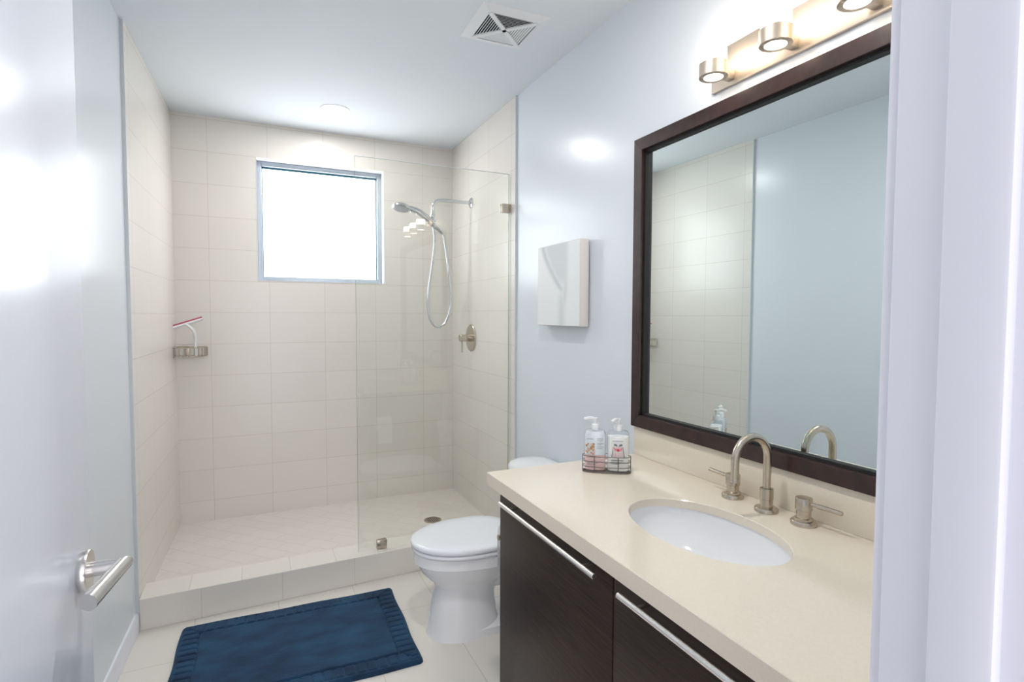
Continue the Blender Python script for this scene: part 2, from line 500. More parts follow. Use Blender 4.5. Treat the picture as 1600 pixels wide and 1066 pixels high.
# polished edges of the sheet
bm = bmesh.new()
box(bm, GX0-0.0012, GX0, GY-0.004, GY+0.004, CH+0.001, GZ1)
box(bm, GX1, GX1+0.0012, GY-0.004, GY+0.004, CH+0.001, GZ1)
o = link('polished_edge', bm, M['glass_edge'], sc, smooth=False); rel(o, sc)
o = link('top_edge', B(GX0-0.0012, GX1, GY-0.004, GY+0.004, GZ1, GZ1+0.0025), mat('bright_glass_rim', (0.82, 0.86, 0.84), 0.3), sc, smooth=False); rel(o, sc)  # pale colour paints the bright line along the sheet's top edge
bm = bmesh.new()
for ya, yb in ((GY-0.014, GY-0.004), (GY+0.004, GY+0.014)):
    box(bm, 0.562, 0.614, ya, yb, CH, CH+0.05, 0.0015)
o = link('floor_clip', bm, M['nickel'], sc); rel(o, sc)
bm = bmesh.new()
for ya, yb in ((GY-0.014, GY-0.004), (GY+0.004, GY+0.014)):
    box(bm, 1.282, XT, ya, yb, 1.985, 2.035, 0.0015)
o = link('wall_clip', bm, M['nickel'], sc); rel(o, sc)

dr = thing('shower_drain', 'round metal drain grate in the shower floor', 'drain', (1.006, 3.386, SF))
link('drain_rim', lathe(bmesh.new(), [(0.044, 0), (0.056, 0.0), (0.056, 0.003), (0.044, 0.004), (0.044, 0)], seg=40), M['nickel'], dr)
bm = bmesh.new()
lathe(bm, [(0.0445, 0.0), (0.0445, 0.0015)], seg=40)
link('well_shade', bm, M['dark'], dr)  # flat dark disc paints the shade under the grate
bm = bmesh.new()
for i in range(-3, 4):
    h = math.sqrt(max(0.0, 0.044**2-(i*0.012)**2))
    box(bm, i*0.012-0.0032, i*0.012+0.0032, -h, h, 0.0012, 0.0034)
link('drain_grate', bm, M['nickel'], dr)

# shower arm, hand shower, hose
SY = 3.56
sh = thing('hand_shower', 'chrome hand shower with looped metal hose hanging from wall arm', 'shower head', (XT, SY, 2.158))
def at(p): return Vector(p)-Vector((XT, SY, 2.158))
link('flange', lathe(bmesh.new(), [(0.0, 0.0), (0.035, 0.0), (0.035, 0.004), (0.028, 0.009), (0.016, 0.012), (0.016, 0.02)], (0, 0, 0), (-1, 0, 0)), M['chrome'], sh)
pts = spline([at(p) for p in ((XT-0.005, SY, 2.158), (1.25, SY, 2.158), (1.14, SY, 2.158), (1.09, SY, 2.148), (1.068, SY, 2.115), (1.066, SY, 2.06))], 8)
link('shower_arm', tube(bmesh.new(), pts, 0.0122, 16), M['chrome'], sh)
bm = bmesh.new()
lathe(bm, [(0.015, 0), (0.017, 0.004), (0.017, 0.022), (0.013, 0.026), (0.022, 0.034), (0.023, 0.05), (0.015, 0.056)], at((1.066, SY, 2.066)), (0, 0, -1), 24)
link('swivel_joint', bm, M['chrome'], sh)
d = Vector((0.80, 0, -0.60)).normalized()
c0 = at((1.062, SY-0.004, 2.000))
bm = bmesh.new()
lathe(bm, [(0.016, -0.034), (0.021, -0.031), (0.021, 0.031), (0.016, 0.034)], c0, d, 24)
link('handset_cradle', bm, M['chrome'], sh)
# the handset: handle curving out into a shallow round head
hp = spline([c0+Vector((0.075, -0.002, -0.065)), c0+Vector((0.03, -0.002, -0.022)), c0+Vector((-0.05, 0, 0.040)), c0+Vector((-0.105, 0, 0.072)), c0+Vector((-0.16, 0, 0.088)), c0+Vector((-0.20, 0, 0.090))], 7)
rad = []
for i in range(len(hp)):
    t = i/(len(hp)-1)
    rad.append(0.0135+0.008*math.sin(PI*min(1, t*1.15)))
rad[0] = 0.0095; rad[1] = 0.012
hs = link('handset', tube(bmesh.new(), hp, rad, 18), M['chrome'], sh)
ax = Vector((-0.20, -0.20, -1.0)).normalized()
hc = c0+Vector((-0.205, 0, 0.092))
lat = [(0.0, -0.020), (0.026, -0.017), (0.046, -0.009), (0.057, 0.003), (0.058, 0.012), (0.053, 0.017), (0.0, 0.017)]
link('spray_head', lathe(bmesh.new(), lat, hc, ax, 36), M['chrome'], hs)
link('spray_face', lathe(bmesh.new(), [(0.0, 0.0172), (0.049, 0.0172), (0.047, 0.019), (0.0, 0.0195)], hc, ax, 36), mat('spray_face_grey', (0.45, 0.46, 0.50), 0.3, 0.4), hs)
link('spray_lever', tube(bmesh.new(), [c0+Vector((-0.150, -0.008, 0.074)), c0+Vector((-0.142, -0.012, 0.055))], 0.004, 10), M['chrome'], hs)
link('spray_lever', tube(bmesh.new(), [c0+Vector((-0.112, -0.008, 0.062)), c0+Vector((-0.106, -0.012, 0.045))], 0.004, 10), M['chrome'], hs)
hose = spline([at(p) for p in ((1.058, SY-0.004, 2.012), (1.072, SY, 1.96), (1.078, SY, 1.87), (1.060, SY, 1.72), (1.036, SY, 1.56), (1.030, SY, 1.46), (1.050, SY, 1.36), (1.095, SY, 1.315), (1.150, SY, 1.345), (1.186, SY, 1.44), (1.190, SY, 1.54), (1.176, SY, 1.68), (1.158, SY, 1.82), (1.145, SY, 1.90), (1.138, SY-0.004, 1.932))], 8)
link('shower_hose', tube(bmesh.new(), hose, 0.008, 12), M['chrome'], sh)

vv = thing('shower_valve', 'round brushed nickel shower valve plate with small lever handle', 'shower valve', (XT, SY, 1.240))
link('escutcheon', lathe(bmesh.new(), [(0.0, 0.0), (0.094, 0.0), (0.094, 0.004), (0.088, 0.010), (0.030, 0.013), (0.028, 0.013)], (0, 0, 0), (-1, 0, 0), 48), M['nickel'], vv)
vb = link('valve_body', lathe(bmesh.new(), [(0.027, 0.010), (0.027, 0.030), (0.022, 0.032), (0.022, 0.042), (0.025, 0.044), (0.025, 0.082), (0.022, 0.086)], (0, 0, 0), (-1, 0, 0), 32), M['nickel'], vv)
link('valve_lever', tube(bmesh.new(), [(-0.068, 0, -0.015), (-0.068, 0, -0.10)], 0.0055, 14), M['nickel'], vb)

# corner basket and squeegee
cx0, cy0 = LX(YB)+0.002, YB-0.002
bk = thing('corner_basket', 'wire corner basket fixed in the shower corner', 'basket', (cx0, cy0, 1.135))
R0 = 0.165
def arc(rr, z, k=20): return [Vector((rr*math.sin(a), -rr*math.cos(a), z)) for a in [PI/2*i/k for i in range(k+1)]]
def loop(rr, z): return [Vector((0.006, -0.006, z))]+[p+Vector((0.004, -0.004, 0)) for p in arc(rr, z)]
for z, rr in ((0.003, 0.0032), (0.058, 0.0036)):
    link('rim_wire', tube(bmesh.new(), loop(R0, z), rr, 8, True), M['nickel'], bk)
for p in arc(R0, 0, 9):
    q = p+Vector((0.004, -0.004, 0))
    link('upright_wire', tube(bmesh.new(), [q+Vector((0, 0, 0.003)), q+Vector((0, 0, 0.058))], 0.0028, 8), M['nickel'], bk)
for i in range(1, 9):
    x = R0*i/9
    y = -math.sqrt(R0*R0-x*x)
    link('floor_wire', tube(bmesh.new(), [(x+0.004, -0.006, 0.003), (x+0.004, y-0.004, 0.003)], 0.0018, 8), M['nickel'], bk)
link('wall_hook', B(0.0, 0.004, -0.075, -0.045, 0.006, 0.064, 0.001), M['nickel'], bk)
link('wall_hook', B(0.045, 0.075, -0.004, 0.0, 0.006, 0.064, 0.001), M['nickel'], bk)

sq = thing('squeegee', 'white squeegee with red rubber blade leaning in the corner basket', 'squeegee', (-0.356, YB-0.082, 1.142))
d = Vector((0.176, 0.022, 0.060)).normalized()
c1 = Vector((-0.036, 0.0, 0.196))
a0, a1 = c1-d*0.094, c1+d*0.094
bm = bmesh.new()
tube(bm, spline([(0.012, 0.0, 0.0), (0.012, 0.0, 0.06), (0.012, -0.008, 0.12), (0.000, -0.016, 0.16), tuple(c1+Vector((0.0, -0.004, -0.004)))], 8), 0.0085, 14)
link('handle', bm, M['white'], sq)
bm = bmesh.new()
tube(bm, [a0, a0+(a1-a0)*0.5, a1], 0.0075, 12)
link('blade_holder', bm, M['white'], sq)
bm = bmesh.new()
nrm = Vector((-d.z, 0, d.x)).normalized()
q0, q1 = a0+nrm*0.005, a1+nrm*0.005
s = Vector((0, 0.0025, 0))
loft(bm, [[q0-s, q0+s, q0+s+nrm*0.011, q0-s+nrm*0.011], [q1-s, q1+s, q1+s+nrm*0.011, q1-s+nrm*0.011]])
link('rubber_blade', bm, M['sq_red'], sq, smooth=False)

# ------------------------------------------------------------------ ceiling: downlight and vent
for dlp, dlab in (((0.446, 3.505, ZC), 'lit round recessed downlight in the ceiling over the shower'), ((0.42, 1.15, ZC), 'lit round recessed downlight in the ceiling just inside the door')):
  dl = thing('recessed_downlight', dlab, 'ceiling light', dlp, 'recessed ceiling downlights')
  link('trim_ring', lathe(bmesh.new(), [(0.060, 0.0), (0.086, 0.0), (0.085, 0.004), (0.066, 0.007), (0.060, 0.004), (0.060, 0.0)], (0, 0, 0), (0, 0, -1), 48), M['white'], dl)
  link('lamp_lens', lathe(bmesh.new(), [(0.0, 0.0005), (0.0625, 0.0005), (0.0625, 0.003), (0.0, 0.005)], (0, 0, 0), (0, 0, -1), 48), M['shower_light'] if dlp[1] > 3 else M['downlight'], dl)
vt = thing('ceiling_vent', 'square white four way air vent in the ceiling', 'air vent', (0.982, 2.212, ZC))
vt.rotation_euler = (0, 0, math.radians(-1))
S, I = 0.150, 0.108
bm = bmesh.new()
for k in range(4):
    m4 = Matrix.Rotation(k*PI/2, 4, 'Z')
    b = bmesh.new()
    o_ = [Vector((-S, -S, -0.001)), Vector((S, -S, -0.001)), Vector((I, -I, -0.014)), Vector((-I, -I, -0.014))]
    t_ = [Vector((-S, -S, 0)), Vector((S, -S, 0)), Vector((I, -I, 0)), Vector((-I, -I, 0))]
    loft(b, [o_, t_])
    merge(bm, b, m4)
link('vent_frame', bm, M['white'], vt, smooth=False)
link('duct_shade', B(-I, I, -I, I, -0.0015, -0.0003), M['dark'], vt, smooth=False)  # thin dark sheet paints the duct's shade behind the louvers
bm = bmesh.new()
for k in range(2):
    box(bm, -I*1.40, I*1.40, -0.009, 0.009, -0.0165, -0.010, mtx=Matrix.Rotation(PI/4+k*PI/2, 4, 'Z'))
link('cross_bar', bm, M['white'], vt, smooth=False)
for k in range(4):
    bm = bmesh.new()
    NS = 8
    for i in range(NS):
        yy = -(0.020+(I-0.024)*(i+0.5)/NS)
        h = abs(yy)-0.006
        b = bmesh.new()
        r0 = [Vector((-h, yy-0.0026, -0.0126)), Vector((-h, yy-0.0024, -0.0138)), Vector((-h, yy+0.0028, -0.0108)), Vector((-h, yy+0.0026, -0.0096))]
        loft(b, [r0, [Vector((h, p.y, p.z)) for p in r0]])
        merge(bm, b, Matrix.Rotation(k*PI/2, 4, 'Z'))
    link('louver', bm, M['white'], vt, smooth=False)

# ------------------------------------------------------------------ picture
PX, PY0, PY1, PZ0, PZ1 = 1.292, 2.085, 2.487, 1.345, 1.733
pc = thing('canvas_picture', 'small square white abstract canvas on the wall above the toilet', 'picture', (XW, (PY0+PY1)/2, PZ0))
o = link('canvas_body', B(PX+0.001, XW-0.010, PY0, PY1, PZ0, PZ1, 0.003), M['canvas_side'], pc); rel(o, pc)
o = link('hanging_batten', B(XW-0.011, XW, PY0+0.03, PY1-0.03, PZ1-0.1, PZ1-0.06), M['canvas_side'], pc, smooth=False); rel(o, pc)
bm = bmesh.new()
K = 44
vl = bm.loops.layers.float_color.new('print')
gv = [[bm.verts.new((PX, PY1-0.003-(PY1-PY0-0.006)*i/K, PZ0+0.003+(PZ1-PZ0-0.006)*j/K)) for j in range(K+1)] for i in range(K+1)]
def sm(a, b, x):
    t = max(0, min(1, (x-a)/(b-a)))
    return t*t*(3-2*t)
def art(u, v):
    g = 0.0
    w = 1-v
    c1 = 0.13+0.50*(w/0.6)**1.35
    if w < 0.62:
        g = max(g, 0.30*math.exp(-((u-c1)/0.055)**2)*sm(0.66, 0.5, w))
        g = max(g, 0.20*sm(c1, c1+0.12, u)*sm(0.80, 0.66, u)*sm(0.62, 0.35, w))
    c2 = 0.74-0.1*w
    g = max(g, 0.17*math.exp(-((u-c2)/0.045)**2)*sm(0.25, 0.5, w)*sm(0.95, 0.6, w))
    g = max(g, 0.16*math.exp(-((u-0.60)/0.075)**2)*sm(0.55, 0.7, w))
    return g
for i in range(K):
    for j in range(K):
        f = bm.faces.new((gv[i][j], gv[i+1][j], gv[i+1][j+1], gv[i][j+1]))
        for lp, (a, b) in zip(f.loops, ((i, j), (i+1, j), (i+1, j+1), (i, j+1))):
            g = art(a/K, b/K)
            lp[vl] = (0.86*(1-g*1.15), 0.875*(1-g), 0.88*(1-g*0.95), 1)
o = link('canvas_face', bm, M['print'], pc); rel(o, pc)

# ------------------------------------------------------------------ toilet
def egg(xf, xb, hw, z, k=56, eb=2.6, cf=0.56, yc=2.285):
    cx = xf+(xb-xf)*cf
    out = []
    for i in range(k):
        t = 2*PI*i/k
        c, s = math.cos(t), math.sin(t)
        if c >= 0:
            x = cx+(xb-cx)*abs(c)**(2/eb); y = hw*abs(s)**(2/eb)*math.copysign(1, s)
        else:
            x = cx-(cx-xf)*abs(c)**(2/2.1); y = hw*abs(s)**(2/2.1)*math.copysign(1, s)
        out.append(Vector((x, yc+y, z)))
    return out
TO = Vector((1.0, 2.285, 0))
tl = thing('toilet', 'white two piece toilet between the shower and vanity cabinet', 'toilet', TO)
bm = bmesh.new()
loft(bm, [egg(0.650, 0.98, 0.126, 0.0, cf=0.5), egg(0.652, 0.98, 0.124, 0.012, cf=0.5), egg(0.662, 0.965, 0.115, 0.07, cf=0.5), egg(0.678, 0.955, 0.106, 0.16, cf=0.5),
          egg(0.690, 0.965, 0.102, 0.205, cf=0.5), egg(0.684, 0.985, 0.108, 0.228, cf=0.52), egg(0.660, 1.04, 0.130, 0.25), egg(0.634, 1.09, 0.152, 0.278), egg(0.619, 1.11, 0.165, 0.308), egg(0.613, 1.12, 0.171, 0.328),
          egg(0.600, 1.128, 0.182, 0.3285), egg(0.597, 1.13, 0.185, 0.332), egg(0.598, 1.13, 0.184, 0.374), egg(0.604, 1.125, 0.178, 0.379)])
# trapway and foot behind the pedestal
loft(bm, [[Vector((x, 2.285+s*w, z)) for s, z in ((-1, z0), (1, z0), (1, z1), (0.8, z1+0.01), (-0.8, z1+0.01), (-1, z1))] for x, w, z0, z1 in ((0.80, 0.119, 0.0, 0.034), (0.95, 0.121, 0.0, 0.034), (1.1, 0.114, 0.0, 0.034), (1.26, 0.10, 0.0, 0.034))])
loft(bm, [[Vector((x, 2.285+w*math.cos(a), z+h*math.sin(a))) for a in [2*PI*q/24 for q in range(24)]] for x, w, z, h in ((0.90, 0.085, 0.235, 0.075), (1.0, 0.080, 0.235, 0.07), (1.12, 0.070, 0.20, 0.07), (1.22, 0.065, 0.12, 0.07), (1.25, 0.06, 0.045, 0.05))])
loft(bm, [[Vector((x, 2.285+w*math.cos(a), z+h*math.sin(a))) for a in [2*PI*q/24 for q in range(24)]] for x, w, z, h in ((0.98, 0.14, 0.30, 0.085), (1.15, 0.15, 0.31, 0.08), (1.30, 0.15, 0.32, 0.075))])
o = link('bowl', bm, M['porcelain'], tl, angle=40); rel(o, tl)
bm = bmesh.new()
loft(bm, [egg(0.610, 1.06, 0.171, 0.3785), egg(0.610, 1.06, 0.171, 0.3815), egg(0.592, 1.062, 0.188, 0.382), egg(0.590, 1.062, 0.190, 0.385), egg(0.590, 1.062, 0.190, 0.395), egg(0.594, 1.06, 0.186, 0.398)])
o = link('seat', bm, M['seat'], tl, angle=60); rel(o, tl)
bm = bmesh.new()
loft(bm, [egg(0.612, 1.062, 0.168, 0.3975), egg(0.612, 1.062, 0.168, 0.402), egg(0.589, 1.064, 0.190, 0.4025), egg(0.586, 1.066, 0.193, 0.406), egg(0.586, 1.067, 0.193, 0.417), egg(0.589, 1.065, 0.190, 0.422), egg(0.600, 1.058, 0.181, 0.4255), egg(0.66, 1.02, 0.135, 0.428), egg(0.74, 0.96, 0.07, 0.429)])
o = link('lid', bm, M['seat'], tl, angle=60); rel(o, tl)
for s in (-1, 1):
    o = link('lid_hinge', tube(bmesh.new(), [(1.072, 2.285+s*0.075-0.02, 0.408), (1.072, 2.285+s*0.075+0.02, 0.408)], 0.012, 14), M['seat'], tl); rel(o, tl)
bm = bmesh.new()
TY = 2.335
loft(bm, [superell(1.222, TY, 0.095, 0.14, 0.375, 4), superell(1.222, TY, 0.103, 0.15, 0.40, 4), superell(1.222, TY, 0.108, 0.162, 0.635, 4)])
o = link('tank', bm, M['porcelain'], tl, angle=50); rel(o, tl)
bm = bmesh.new()
loft(bm, [superell(1.222, TY, 0.110, 0.166, 0.636, 3.6), superell(1.220, TY, 0.116, 0.175, 0.642, 3.4), superell(1.220, TY, 0.116, 0.175, 0.660, 3.2), superell(1.222, TY, 0.108, 0.165, 0.673, 3.0), superell(1.225, TY, 0.085, 0.135, 0.684, 2.6), superell(1.225, TY, 0.04, 0.07, 0.688, 2.3)])
o = link('tank_lid', bm, M['porcelain'], tl, angle=50); rel(o, tl)
bm = bmesh.new()
tube(bm, [(1.116, TY+0.11, 0.61), (1.098, TY+0.11, 0.61)], 0.010, 14)
tube(bm, [(1.100, TY+0.115, 0.61), (1.096, TY+0.09, 0.603)], [0.006, 0.005], 12)
o = link('flush_lever', bm, M['chrome'], tl); rel(o, tl)

# ------------------------------------------------------------------ vanity cabinet, worktop, basin, taps
VX, VY0, VY1 = 0.735, 0.38, 1.682
vc = thing('vanity_cabinet', 'dark espresso wood vanity cabinet with two doors under cream worktop', 'cabinet', (1.0, 1.03, 0))
bm = bmesh.new()
box(bm, VX+0.02, XW-0.025, VY0+0.004, VY0+0.022, 0.09, 0.814)
box(bm, VX+0.02, XW-0.025, VY1-0.022, VY1-0.004, 0.09, 0.814)
box(bm, VX+0.02, XW-0.025, VY0+0.02, VY1-0.02, 0.09, 0.11)
box(bm, XW-0.045, XW-0.025, VY0+0.02, VY1-0.02, 0.1, 0.6)
box(bm, VX+0.02, VX+0.04, VY0+0.02, VY1-0.02, 0.775, 0.814)
box(bm, VX+0.07, XW-0.025, VY0+0.02, VY1-0.02, 0.0, 0.092)
box(bm, VX+0.02, VX+0.05, 1.021, 1.039, 0.1, 0.8)
o = link('cabinet_body', bm, M['espresso'], vc, smooth=False); rel(o, vc)
for (ya, yb), (b0, b1) in (((1.0325, VY1), (1.058, 1.605)), ((VY0, 1.0275), (0.405, 0.965))):
    dr_ = link('cabinet_door', B(VX, VX+0.0185, ya, yb, 0.1, 0.806, 0.0012), M['espresso'], vc); rel(dr_, vc)
    bm = bmesh.new()
    zz = 0.7875
    tube(bm, [(VX-0.034, b0, zz), (VX-0.034, b0+0.001, zz), (VX-0.034, b1-0.001, zz), (VX-0.034, b1, zz)], [0.0062, 0.0072, 0.0072, 0.0062], 18)
    h_ = link('bar_handle', bm, M['bar'], dr_); h_.location = -Vector(vc.location)-Vector(dr_.location)
    for yy in (b0+0.06, b1-0.06):
        link('handle_post', tube(bmesh.new(), [(VX-0.033, yy, zz), (VX+0.001, yy, zz)], 0.0045, 14), M['steel'], h_)

# worktop with an oval cut-out
SX, SYc, SA, SB = 1.020, 1.048, 0.150, 0.232
CX0, CX1, CY0, CY1 = 0.706, XW, FY1+0.014, 1.729
def rect_hit(a):
    c, s = math.cos(a), math.sin(a)
    tx = ((CX1-SX)/c if c > 0 else (CX0-SX)/c) if abs(c) > 1e-9 else 1e9
    ty = ((CY1-SYc)/s if s > 0 else (CY0-SYc)/s) if abs(s) > 1e-9 else 1e9
    t = min(tx, ty)
    return (SX+c*t, SYc+s*t)
angs = sorted([2*PI*i/96+1e-4 for i in range(96)]+[math.atan2(y-SYc, x-SX) % (2*PI) for x in (CX0, CX1) for y in (CY0, CY1)])
def ell(a, z, g=0.0):
    c, s = math.cos(a), math.sin(a)
    k = 1/math.sqrt((c/(SA+g))**2+(s/(SB+g))**2)
    return Vector((SX+c*k, SYc+s*k, z))
bm = bmesh.new()
zt, zb = CT, CT-0.024
rings = [[Vector((*rect_hit(a), zb)) for a in angs], [Vector((*rect_hit(a), zt-0.002)) for a in angs]]
def inset(a, d):
    x, y = rect_hit(a)
    return Vector((min(max(x, CX0+d), CX1-d), min(max(y, CY0+d), CY1-d), zt))
rings += [[inset(a, 0.002) for a in angs], [ell(a, zt, 0.002) for a in angs], [ell(a, zt-0.002) for a in angs], [ell(a, zb) for a in angs]]
rings.append(rings[0])
loft(bm, rings, False, False)
bmesh.ops.remove_doubles(bm, verts=bm.verts, dist=1e-6)
box(bm, CX0, CX0+0.022, CY0, CY1, CT-0.043, zb+0.0005)
box(bm, CX0+0.022, CX1, CY1-0.022, CY1, CT-0.043, zb+0.0005)
ct = link('countertop', bm, M['quartz'], angle=30)
tag(ct, 'long cream quartz worktop with an oval sink cut-out', 'countertop')
o = link('backsplash', B(1.3215, XW, CY0, CY1, CT, 0.9685, 0.0015), M['quartz'])
tag(o, 'low cream quartz upstand along the wall under the mirror', 'backsplash')
bs = thing('sink_basin', 'white oval undermount sink basin set in the worktop', 'sink', (SX, SYc, CT-0.024))
bm = bmesh.new()
def brow(g, z): return [ell(a, z, g)-Vector((SX, SYc, 0)) for a in [2*PI*i/72 for i in range(72)]]
def bscale(k, z): return [Vector((SA*1.03*k*math.cos(a), SB*1.03*k*math.sin(a), z)) for a in [2*PI*i/72 for i in range(72)]]
rr = [brow(0.02, -0.012), brow(0.02, -0.0005), brow(0.003, -0.0005)]
for i in range(1, 12):
    t = i/12*PI/2
    rr.append(bscale(max(0.14, math.cos(t)**0.62), -0.0005-0.135*math.sin(t)**1.0))
rr.append(bscale(0.12, -0.1365))
loft(bm, rr, False, True)
link('bowl', bm, M['porcelain'], bs, angle=60)
link('drain', lathe(bmesh.new(), [(0.0, 0.0), (0.021, 0.0), (0.021, 0.003), (0.014, 0.004), (0.0, 0.0045)], (0, 0, -0.1365), seg=28), M['chrome'], bs)

FX = 1.262
fc = thing('faucet', 'brushed nickel gooseneck faucet with two lever handles behind the sink', 'faucet', (FX, 1.062, CT))
bm = bmesh.new()
lathe(bm, [(0.0, 0.0), (0.031, 0.0), (0.031, 0.008), (0.029, 0.011), (0.0165, 0.012), (0.0165, 0.034), (0.0175, 0.035), (0.0175, 0.064), (0.0125, 0.066)], seg=36)
sp = link('spout_base', bm, M['nickel'], fc)
pts = [Vector((0, 0, 0.05)), Vector((0, 0, 0.10)), Vector((0, 0, 0.150))]
RA = 0.060
for i in range(1, 19):
    a = PI*i/18
    pts.append(Vector((-RA+RA*math.cos(a), 0, 0.150+RA*1.02*math.sin(a))))
pts += [Vector((-2*RA, 0, 0.13)), Vector((-2*RA-0.0005, 0, 0.105))]
spt = link('spout', tube(bmesh.new(), pts, 0.0105, 20), M['nickel'], fc)
link('aerator', lathe(bmesh.new(), [(0.0108, 0.0), (0.0112, 0.001), (0.0112, 0.011), (0.0075, 0.0115), (0.0, 0.009)], (-2*RA-0.0005, 0, 0.106), (0, 0, -1), 20), M['nickel'], spt)
for s, y in ((1, 1.186), (-1, 0.953)):
    yy = y-1.062
    bm = bmesh.new()
    lathe(bm, [(0.0, 0.0), (0.031, 0.0), (0.031, 0.009), (0.029, 0.012), (0.0225, 0.013), (0.0225, 0.018), (0.0175, 0.020), (0.0175, 0.038), (0.0205, 0.040), (0.0205, 0.068), (0.0195, 0.070), (0.0, 0.0705)], (0.006, yy, 0), seg=36)
    hb = link('tap_body', bm, M['nickel'], fc)
    dv = Vector((0.06, s*1.0, 0)).normalized()
    p0 = Vector((0.006, yy, 0.058))
    tube_ = tube(bmesh.new(), [p0+dv*0.018, p0+dv*0.036, p0+dv*0.037, p0+dv*0.097, p0+dv*0.099], [0.005, 0.005, 0.006, 0.006, 0.0045], 14)
    link('tap_lever', tube_, M['nickel'], hb)

# ------------------------------------------------------------------ mirror
mr = thing('wall_mirror', 'large mirror in a dark wood frame above the sink', 'mirror', (XW, 1.046, 0.969))
MY0, MY1, MZ0, MZ1, MX = 0.36, 1.735, 0.9695, 2.057, 1.310
fb = 0.046
bm = bmesh.new()
def bar(p):  # mitred frame member from outer corner pair to inner corner pair
    (oy0, oz0), (oy1, oz1), (iy1, iz1), (iy0, iz0) = p
    fr = [Vector((MX, y, z)) for y, z in p]
    bk_ = [Vector((XW-0.001, y, z)) for y, z in p]
    loft(bm, [fr, bk_])
O_ = [(MY0, MZ0), (MY1, MZ0), (MY1, MZ1), (MY0, MZ1)]
I_ = [(MY0+fb, MZ0+fb), (MY1-fb, MZ0+fb), (MY1-fb, MZ1-fb), (MY0+fb, MZ1-fb)]
for k in range(4):
    j = (k+1) % 4
    bar((O_[k], O_[j], I_[j], I_[k]))
o = link('frame', bm, M['espresso_frame'], mr, smooth=False); rel(o, mr)
bv = o.modifiers.new('soft_edges', 'BEVEL'); bv.width = 0.0012; bv.segments = 2
o = link('mirror_glass', B(XW-0.012, XW-0.006, MY0+fb-0.006, MY1-fb+0.006, MZ0+fb-0.006, MZ1-fb+0.006), M['mirror'], mr, smooth=False); rel(o, mr)
bm = bmesh.new()
g0 = 0.008
for a, b, c, d_ in ((MY0+fb, MY1-fb, MZ0+fb, MZ0+fb+g0), (MY0+fb, MY1-fb, MZ1-fb-g0, MZ1-fb), (MY0+fb, MY0+fb+g0, MZ0+fb, MZ1-fb), (MY1-fb-g0, MY1-fb, MZ0+fb, MZ1-fb)):
    box(bm, XW-0.024, XW-0.012, a, b, c, d_)
o = link('inner_lip', bm, M['black'], mr, smooth=False); rel(o, mr)

# ------------------------------------------------------------------ sconce bar over the mirror
LZ = 2.104
vl_ = thing('vanity_light', 'metal vanity light bar with three glowing lamps above the mirror', 'wall light', (XW, 1.046, LZ))
PY = (0.72, 1.372)
bm = B(XW-0.012, XW, PY[0], PY[1], LZ, LZ+0.125, 0.002)
o = link('back_plate', bm, M['sconce_metal'], vl_); rel(o, vl_)
for y in (1.288, 1.068, 0.848):
    c = Vector((1.262, y, LZ+0.008))
    r_ = 0.042
    bm = lathe(bmesh.new(), [(0.028, 0.0), (r_-0.001, 0.0), (r_, 0.001), (r_, 0.041), (r_-0.001, 0.042), (r_-0.004, 0.042), (r_-0.004, 0.006), (0.028, 0.006), (0.028, 0.0)], c, seg=40)
    ring = link('lamp_ring', bm, M['sconce_metal'], vl_); rel(ring, vl_)
    off = -Vector(vl_.location)-Vector(ring.location)
    o = link('lamp_lens', lathe(bmesh.new(), [(0.0, 0.001), (0.0279, 0.001), (0.0279, 0.005), (0.0, 0.005)], c, seg=32), M['lamp'], ring)
    o = link('lamp_shade', lathe(bmesh.new(), [(0.0, 0.02), (r_-0.0045, 0.02), (r_-0.0045, 0.078), (r_-0.010, 0.086), (0.0, 0.088)], c, seg=36), M['lamp'], ring)
    o = link('lamp_bracket', B(c.x+r_-0.006, XW-0.011, y-0.012, y+0.012, c.z+0.004, c.z+0.034, 0.002), M['sconce_metal'], ring)

# ------------------------------------------------------------------ soap bottles in a wire caddy
def bottle(loc, rot, name, label, liquid, level, upper, draw, turn=0.0):
    t = thing(name, label, 'bottle', loc, None)
    t.rotation_euler = (0, 0, rot)
    hw, hd = 0.037, 0.022
    def R(k, z, e=3.0): return superell(0, 0, hw*k, hd*k, z, e, 40)
    link('bottle_body', loft(bmesh.new(), [R(0.92, 0.0), R(1.0, 0.004), R(1.0, 0.118), R(0.97, 0.128), R(0.86, 0.137, 2.6), R(0.55, 0.142, 2.2), R(0.42, 0.143, 2.0)]), M['bottle'], t)
    link('liquid', loft(bmesh.new(), [R(0.88, 0.003), R(0.95, 0.006), R(0.95, level)]), liquid, t)
    if upper:
        link('back_label', loft(bmesh.new(), [R(0.95, level+0.0004), R(0.95, 0.124), R(0.80, 0.134, 2.6)]), upper, t)
    lathe_ = lathe(bmesh.new(), [(0.0, 0.140), (0.0135, 0.140), (0.0135, 0.156), (0.0125, 0.158), (0.006, 0.160), (0.006, 0.172), (0.009, 0.173), (0.009, 0.180), (0.0, 0.182)], seg=24)
    pm = link('pump', lathe_, M['white'], t)
    link('pump_spout', tube(bmesh.new(), spline([(-k_*math.cos(turn), -k_*math.sin(turn), z_) for k_, z_ in ((0.006, 0.178), (0.02, 0.179), (0.038, 0.174))], 5), [0.0055]*10+[0.0042], 10), M['white'], pm)
    bm_groups = draw(hd)
    for nm, bm_, mt in bm_groups:
        link(nm, bm_, mt, t, smooth=False)
    return t
def patch(bm, pts, y):
    b = bmesh.new()
    loft(b, [[Vector((x, y, z)) for x, z in pts], [Vector((x, y-0.0005, z)) for x, z in pts]])
    merge(bm, b)
def lines(rows, y):
    out = []
    for x0, x1, z, h in rows:
        b = bmesh.new()
        patch(b, [(x0, z), (x1, z), (x1, z+h), (x0, z+h)], y)
        out.append(('printed_line', b, M['print_gray']))
    return out
